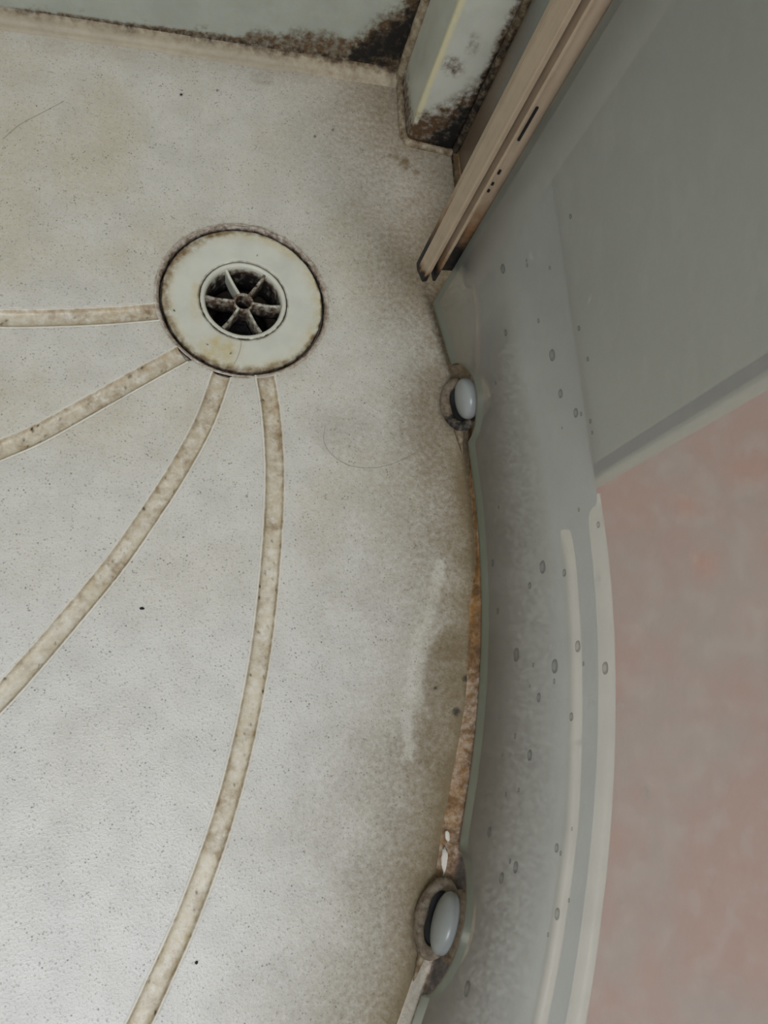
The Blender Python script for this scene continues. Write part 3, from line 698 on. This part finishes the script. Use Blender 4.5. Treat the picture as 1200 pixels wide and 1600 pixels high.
def door_dirt_light(P):
    px, py = project(P); z = P[..., 2]
    n = fbm(px, py, 60, 151); nf = fbm(px, py, 9, 152); nv = fbm(px * 1.0, py * 0.25, 18, 153)
    angd = np.degrees(np.arctan2(P[..., 1] - C0[1], P[..., 0] - C0[0]))
    h = z - z_bottom(np.radians(angd))
    film = 0.16 * (n - 0.35) + 0.10 * sstep(0.5, 0.8, nv)
    film = film - 0.16 * (1 - sstep(0.0, 0.035, h))          # rinsed band at the foot
    foot = 1 - sstep(0.02, 0.115, h + 0.03 * (n - 0.5))
    film = film + 0.20 * sstep(0.10, 0.34, z)  # film raised with height, painting the stronger light on the upper pane
    # pale streaks beside the edge: refraction at the glass bevel painted as film
    d, _ = polydist(px, py, [(758, 350), (700, 446)]); film += 0.22 * (1 - sstep(1, 7, d))
    d, _ = polydist(px, py, [(800, 330), (735, 440)]); film += 0.07 * (1 - sstep(4, 22, d))
    G_ = np.zeros_like(film); B_ = 0.88 * foot
    # scum outlining the notches
    for (g, _), hw, hh in zip(GUIDES, (2.45, 3.3), (0.031, 0.034)):
        near = np.exp(-((angd - g) / (hw * 1.25)) ** 4)
        G_ = np.maximum(G_, near * (1 - sstep(0.0006, 0.0042 * (0.5 + nf), h)) * 0.9)
    G_ = np.maximum(G_, (1 - sstep(0.0, 0.002, h)) * 0.35)
    # dried drops: dark marks, bright flecks and cleared spots
    for cx, cy, a, b in [(1066, 793, 11, 20), (1091, 880, 11, 17), (1168, 735, 40, 26), (1170, 960, 50, 45), (1185, 860, 30, 60)]:
        B_ = np.maximum(B_, blob(px, py, cx, cy, a, b, -10, 0.5) * (1.0 if a < 20 else 0.35))
    for cx, cy, a, b in [(1010, 1237, 4, 12), (829, 402, 2.5, 6), (921, 468, 2.5, 3), (924, 1098, 4, 7), (905, 1160, 6, 5), (861, 1012, 3, 3), (967, 1104, 4, 5), (812, 995, 3, 6), (934, 905, 4, 5)]:
        film += blob(px, py, cx, cy, a, b, -20, 0.6) * (1.2 if cx == 1010 else 0.7)
    return np.stack([np.clip(film, 0, 1), G_, B_], -1), film
GT = 0.0055
Zs = zb[:, None] + (1.88 - zb[:, None]) * (tz / tz[-1])[None] if False else np.minimum(zb[:, None] * np.clip(1 - tz[None] / 0.35, 0, 1) + 0.010 * np.clip(tz[None] / 0.35, 0, 1) + tz[None], 1.88)
inner = np.zeros((len(gth), len(tz), 3)); inner[..., :2] = pol(gth, RG)[:, None]; inner[..., 2] = Zs
outer = inner.copy(); outer[..., :2] = pol(gth, RG + GT)[:, None]
d_in, film = door_dirt_light(inner)
nu, nv = inner.shape[:2]
verts = np.concatenate([inner.reshape(-1, 3), outer.reshape(-1, 3)])
qi = grid_quads(nu, nv); qo = qi[:, ::-1] + nu * nv
i = np.arange(nu - 1); eb = np.stack([i * nv, i * nv + nu * nv, (i + 1) * nv + nu * nv, (i + 1) * nv], -1)
j = np.arange(nv - 1); k0 = (nu - 1) * nv
es = np.stack([k0 + j, k0 + j + nu * nv, k0 + j + 1 + nu * nv, k0 + j + 1], -1)
es2 = np.stack([j, j + 1, j + 1 + nu * nv, j + nu * nv], -1)
quads = np.concatenate([qi, qo, eb, es, es2])
me = mesh_np('glass_pane', verts, quads, smooth=False)
sm = np.zeros(len(quads), bool); sm[:len(qi) * 2] = True; me.polygons.foreach_set('use_smooth', sm)
d_out = np.zeros_like(d_in); d_out[..., 2] = d_in[..., 2]
set_dirt(me, np.concatenate([d_in.reshape(-1, 3), d_out.reshape(-1, 3)]))
me.materials.append(m_glass); me.materials.append(m_edge)
mi = np.zeros(len(quads), np.int32); mi[len(qi) * 2:] = 1; me.polygons.foreach_set('material_index', mi)
o = bpy.data.objects.new('glass_pane', me); COL.objects.link(o); o.parent = door

# dried water drops standing on the inner face
def drop_mat():
    k = NT('dried_drop')
    tr = k.n('ShaderNodeBsdfTransparent'); df = k.n('ShaderNodeBsdfPrincipled'); df.inputs['Base Color'].default_value = srgb(84, 88, 84); df.inputs['Roughness'].default_value = 0.3
    lw = k.n('ShaderNodeTexCoord'); m = k.n('ShaderNodeMixShader')
    sep = k.n('ShaderNodeSeparateXYZ'); k.l(lw.outputs['Object'], sep.inputs[0])
    rad = k.math('SQRT', k.math('ADD', k.math('MULTIPLY', sep.outputs[0], sep.outputs[0]), k.math('MULTIPLY', sep.outputs[1], sep.outputs[1])))
    k.l(k.math('ADD', 0.22, k.math('MULTIPLY', k.ramp(rad, 0.35, 0.8), 0.28)), m.inputs[0])        # thicker residue on the outline
    k.l(tr.outputs[0], m.inputs[1]); k.l(df.outputs[0], m.inputs[2]); k.l(m.outputs[0], k.out.inputs[0]); return k.m
m_drop = drop_mat()
a = np.linspace(0, 2 * np.pi, 14, endpoint=False); pr = [(1.0, 0.0), (0.92, 0.06), (0.7, 0.12), (0.35, 0.15), (0.001, 0.16)]
P = np.zeros((14, len(pr), 3))
for j, (r, h) in enumerate(pr): P[:, j] = np.stack([r * np.cos(a), r * np.sin(a) * (1 + 0.12 * np.sin(2 * a + 1)), np.full(14, h)], -1)
drop_me = mesh_np('water_drop', P.reshape(-1, 3), grid_quads(14, len(pr), True)); drop_me.materials.append(m_drop)
r2 = np.random.default_rng(3)
drops = [(848, 886, 9), (882, 895, 5), (807, 1023, 10), (867, 1041, 9), (842, 1090, 6), (903, 1010, 7), (828, 915, 5), (770, 880, 6), (946, 1044, 7), (828, 1180, 7), (863, 555, 8), (786, 420, 7), (790, 520, 5), (805, 1150, 4), (893, 1120, 5), (765, 1300, 7), (806, 1355, 7), (784, 1372, 7), (871, 1428, 6), (730, 1545, 9), (870, 1325, 5), (876, 615, 6), (900, 645, 6), (935, 820, 4), (778, 955, 5)]
drops += [(r2.uniform(760, 930), r2.uniform(300, 1560), r2.uniform(2.0, 3.5)) for _ in range(26)]
for cx, cy, b in drops:
    d = R @ np.array([cx - 600.0, -(cy - 800.0), -FPX])
    o2 = -C0; A_ = d[0] ** 2 + d[1] ** 2; B2 = d[0] * o2[0] + d[1] * o2[1]; C_ = o2 @ o2 - RG ** 2
    t = (-B2 + math.sqrt(B2 * B2 - A_ * C_)) / A_
    p = np.array([0, 0, CAM_H]) + d * t
    ang = math.atan2(p[1] - C0[1], p[0] - C0[0])
    if not (-0.7 < ang < 0.22) or p[2] < z_bottom(np.array([ang]))[0] + 0.006: continue
    rad = b / 2.3 * 0.001
    ex = np.array([-math.sin(ang), math.cos(ang), 0]); ez = np.array([-math.cos(ang), -math.sin(ang), 0]); ey_ = np.cross(ez, ex)
    ob = bpy.data.objects.new('water_drop', drop_me); COL.objects.link(ob); ob.parent = door
    ob.matrix_world = Matrix([[ex[i] * rad, ey_[i] * rad, ez[i] * rad, p[i] + ez[i] * 0.0001] for i in range(3)] + [[0, 0, 0, 1]])

# yellowed seal clipped to the trailing edge of the glass
sz = np.concatenate([np.arange(0.050, 0.36, 0.0025), np.arange(0.37, 1.85, 0.12), [1.85]])
def seal_dirt(fade, tint, seed):
    def f(V):
        z = V[..., 2]; n = fbm(V[..., 0] * 900 + V[..., 1] * 1300, z * 90, 4.0, seed); ns = fbm(V[..., 0] * 1500 + V[..., 1] * 2200, z * 12, 2.0, seed + 5)
        G_ = 1 - sstep(fade * 0.5, fade * 1.3, (z - 0.05) + 0.02 * (n - 0.5))
        R_ = np.clip((1 - sstep(fade * 0.8, fade * 2.6, z - 0.05)) * 0.85 + 0.45 * tint * sstep(0.35, 0.75, ns), 0, 1)
        return np.stack([R_, np.clip(G_, 0, 1), 0.25 * sstep(0.35, 0.75, ns)], -1)
    return f
seal = prism('edge_seal', round_poly([(0.1610, 0.3000), (0.1885, 0.3012), (0.1885, 0.3062), (0.1610, 0.3052)], 0.0008, 2), sz, m_fin, door, dirtfn=seal_dirt(0.042, 0.5, 161), step=0.0016, label='yellowed plastic seal strip blackened at the bottom')
prism('fin', round_poly([(0.1610, 0.3002), (0.1642, 0.2905), (0.1676, 0.2912), (0.1690, 0.3004)], 0.0006, 2), sz - 0.0005, m_fin, seal, dirtfn=seal_dirt(0.006, 0.35, 171), step=0.0012)
prism('fin', round_poly([(0.1712, 0.3004), (0.1719, 0.2917), (0.1742, 0.2920), (0.1775, 0.3008)], 0.0006, 2), sz - 0.0003, m_fin, seal, dirtfn=seal_dirt(0.018, 0.6, 181), step=0.0012)
# old screw marks on the seal
for px_, py_, ln in [(818, 190, 0.024), (774, 265, 0.003), (763, 283, 0.0018), (757, 294, 0.0018)]:
    x_ = 0.1805 if ln > 0.01 else 0.1800
    u = at(px_, py_, 0.0)[:2] / CAM_H; t = u.dot(np.array([x_, 0.3002])) / u.dot(u); zc = CAM_H - t
    prism('slot_mark', round_poly([(x_ - 0.0007, 0.2996), (x_ + 0.0007, 0.2996), (x_ + 0.0007, 0.3008), (x_ - 0.0007, 0.3008)], 0.0002, 1), [zc - ln / 2, zc + ln / 2], m_dark, seal)

# bottom guides in the notches
def local_frame(deg):
    a = math.radians(deg); nrm = np.array([-math.cos(a), -math.sin(a), 0]); tan = np.array([-math.sin(a), math.cos(a), 0])
    return np.array([C0[0] + RG * math.cos(a), C0[1] + RG * math.sin(a), 0.0]), nrm, tan
def revolve_local(name, prof, org, nrm, tan, mat, parent, ey=1.0, ez=1.0, n=40, dirtfn=None, zc=0.02, shear=0.0, **kw):
    """profile [(radius, depth towards the shower)] around the horizontal axis nrm; shear drops the front"""
    a = np.linspace(0, 2 * np.pi, n, endpoint=False); prof = np.asarray(prof, float)
    P = np.zeros((n, len(prof), 3)); up = np.array([0, 0, 1.0])
    for j, (r, dpt) in enumerate(prof):
        P[:, j] = org + up * (zc - shear * dpt) + nrm * dpt + (np.cos(a) * r * ey)[:, None] * tan + (np.sin(a) * r * ez)[:, None] * up
    P[..., 2] = np.maximum(P[..., 2], 0.0006)
    return grid_obj(name, P, mat, parent, dirt=dirtfn(P) if dirtfn else None, close_u=True, **kw)
for gi, (deg, _) in enumerate(GUIDES):
    org, nrm, tan = local_frame(deg)
    org = org - nrm * (0.005 if gi else 0.0075)
    def gd(P, s=gi):
        px, py = project(P); n = fbm(px, py, 11, 191 + s); nf = fbm(px, py, 5, 195 + s)
        low = 1 - sstep(0.004, 0.016, P[..., 2])
        tc = -((P - org) @ tan); blk = sstep(0.003, 0.012, tc + 0.006 * (n - 0.5)) * 0.8 if s == 0 else 0.0
        return np.stack([0.1 + 0.55 * n + 0.15 * low, sstep(0.62, 0.82, nf) * 0.4 + low * sstep(0.55, 0.75, n) * 0.4 + blk, 0 * n], -1)
    ey = 1.30 if gi else 1.12
    g = revolve_local('door_guide', [(0.0110, -0.007), (0.0150, -0.0065), (0.0156, -0.003), (0.0154, 0.0015), (0.0145, 0.0030), (0.0001, 0.0030)],
                      org, nrm, tan, m_guide, door, ey=ey, dirtfn=gd, zc=0.0195,
                      label='round plastic roller guide with grey cap in grimy ring')
    revolve_local('cap', [(0.0126, 0.0025), (0.0134, 0.0045), (0.0134, 0.0070), (0.0126, 0.0092), (0.0105, 0.0108), (0.0070, 0.0120), (0.0035, 0.0126), (0.0001, 0.0128)],
                  org, nrm, tan, m_cap, g, ey=ey, ez=0.98, zc=0.0200)
    # stirrup: flattened loop round the foot of the cap, dark inside
    a = np.linspace(0, 2 * np.pi, 48, endpoint=False); up = np.array([0, 0, 1.0])
    inw = nrm * 0.90 - up * 0.43; cen = org + nrm * 0.0080 + up * 0.0095
    loop = cen + (np.cos(a) * 0.0150 * ey)[:, None] * tan + (np.sin(a) * (0.0098 if gi else 0.0098))[:, None] * inw
    loop[:, 2] = np.maximum(loop[:, 2], 0.0022)
    tt = np.linspace(0, 2 * np.pi, 10, endpoint=False)
    rad = (loop - cen); rad /= np.linalg.norm(rad, axis=1)[:, None]; bn = np.cross(rad, tan); axis = np.cross(tan, inw); axis /= np.linalg.norm(axis)
    P = loop[:, None] + 0.0040 * np.cos(tt)[None, :, None] * rad[:, None] + 0.0022 * np.sin(tt)[None, :, None] * axis[None, None]
    P = np.concatenate([P, P[:, :1]], 1)
    P[..., 2] = np.maximum(P[..., 2], 0.0003)
    grid_obj('stirrup', P, m_guide, g, dirt=gd(P), close_u=True)
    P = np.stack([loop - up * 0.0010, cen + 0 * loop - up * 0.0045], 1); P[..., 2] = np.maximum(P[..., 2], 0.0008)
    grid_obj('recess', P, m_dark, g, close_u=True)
    # tongue of scum hanging from the ring down to the tray
    pts = [org + nrm * 0.009 + tan * s_ + np.array([0, 0, z_]) for s_, z_ in ((-0.0145 * ey, 0.0035), (-0.019 * ey, 0.0025), (-0.024 * ey, 0.0012), (-0.032 * ey, -0.0005))]
    bead('scum', pts, 0.0042 if gi == 0 else 0.0030, 201 + gi, g, taper=True)

# ------------------------------------------------------------------ partition board beside the tray, outside the door
part = thing('divider_board', 'pale upright laminate board beyond the tray rim, with dark seam near its edge', 'board')
def box(name, x0, x1, y0, y1, z0, z1, mat, parent, r=0.002):
    return prism(name, round_poly([(x0, y0), (x1, y0), (x1, y1), (x0, y1)], r, 3), [z0, z1], mat, parent)
box('board', X_CAB, X_CAB + 0.015, 0.1785, Y_WALL - 0.001, -0.10, 1.9, m_cabinet, part, 0.0008)
box('seam', X_CAB + 0.003, X_CAB + 0.012, 0.1685, 0.1785, -0.10, 1.9, m_dark, part, 0.0005)
box('edge_strip', X_CAB, X_CAB + 0.015, 0.1640, 0.1685, -0.10, 1.9, m_cabinet, part)

# ------------------------------------------------------------------ loose bits
def hair(pts, label, rad=0.00009):
    w = np.array([at(x, y, 0.0003) for x, y in pts]); w = catmull(w, 10)
    w[:, 2] += 0.00025 * np.sin(np.linspace(0, 6, len(w))) + 0.0002
    tube('hair', w, rad, m_hair, n=5, label=label, category='hair')
hair([(4, 218), (30, 196), (62, 178), (100, 158)], 'short thin hair lying near the left edge below the back wall')
hair([(508, 665), (506, 690), (520, 712), (548, 728), (585, 731), (620, 722), (652, 706)], 'fine looped hair lying on the tray right of the channels')
w = np.array([at(x, y, -0.0005) for x, y in [(377, 528), (376, 542), (372, 556), (366, 568)]]); w[:, 2] = [-0.0008] * 4
tube('hair', catmull(w, 8), 0.0001, m_hair, n=5, label='faint hair lying across the drain flange', category='hair')

def crumb(px_, py_, size, label, mat, cat, name, seed, z=0.0, n=10):
    r3 = np.random.default_rng(seed); c = at(px_, py_, z)
    a = np.linspace(0, 2 * np.pi, n, endpoint=False); lat = np.linspace(-np.pi / 2, np.pi / 2, 6)
    P = np.zeros((n, 6, 3))
    for j, t in enumerate(lat):
        rr = np.cos(t) * (1 + 0.5 * (r3.random(n) - 0.5)) + 1e-4
        P[:, j] = np.stack([c[0] + rr * np.cos(a) * size[0], c[1] + rr * np.sin(a) * size[1], np.full(n, c[2] + size[2] * (1 + math.sin(t)))], -1)
    grid_obj(name, P, mat, close_u=True, label=label, category=cat)
crumb(222, 951, (0.0014, 0.0009, 0.0005), 'black crumb of dirt between the two longest channels', m_crumb, 'crumb', 'dirt_crumb', 1)
crumb(307, 1504, (0.0009, 0.0008, 0.0004), 'tiny black speck beside the longest channel near its lower end', m_crumb, 'crumb', 'dirt_crumb', 2)
crumb(283, 148, (0.0008, 0.0006, 0.0004), 'tiny black speck on the tray below the back wall', m_crumb, 'crumb', 'dirt_crumb', 3)
lipz = 0.0025
crumb(699, 1306, (0.0016, 0.0034, 0.0006), 'small white lime flake, upper of two on the stained lip', m_flake, 'flake', 'lime_flake', 4, lipz, 14)
crumb(696, 1350, (0.0030, 0.0095, 0.0007), 'larger ragged white lime flake just above the lower guide', m_flake, 'flake', 'lime_flake', 5, lipz, 18)
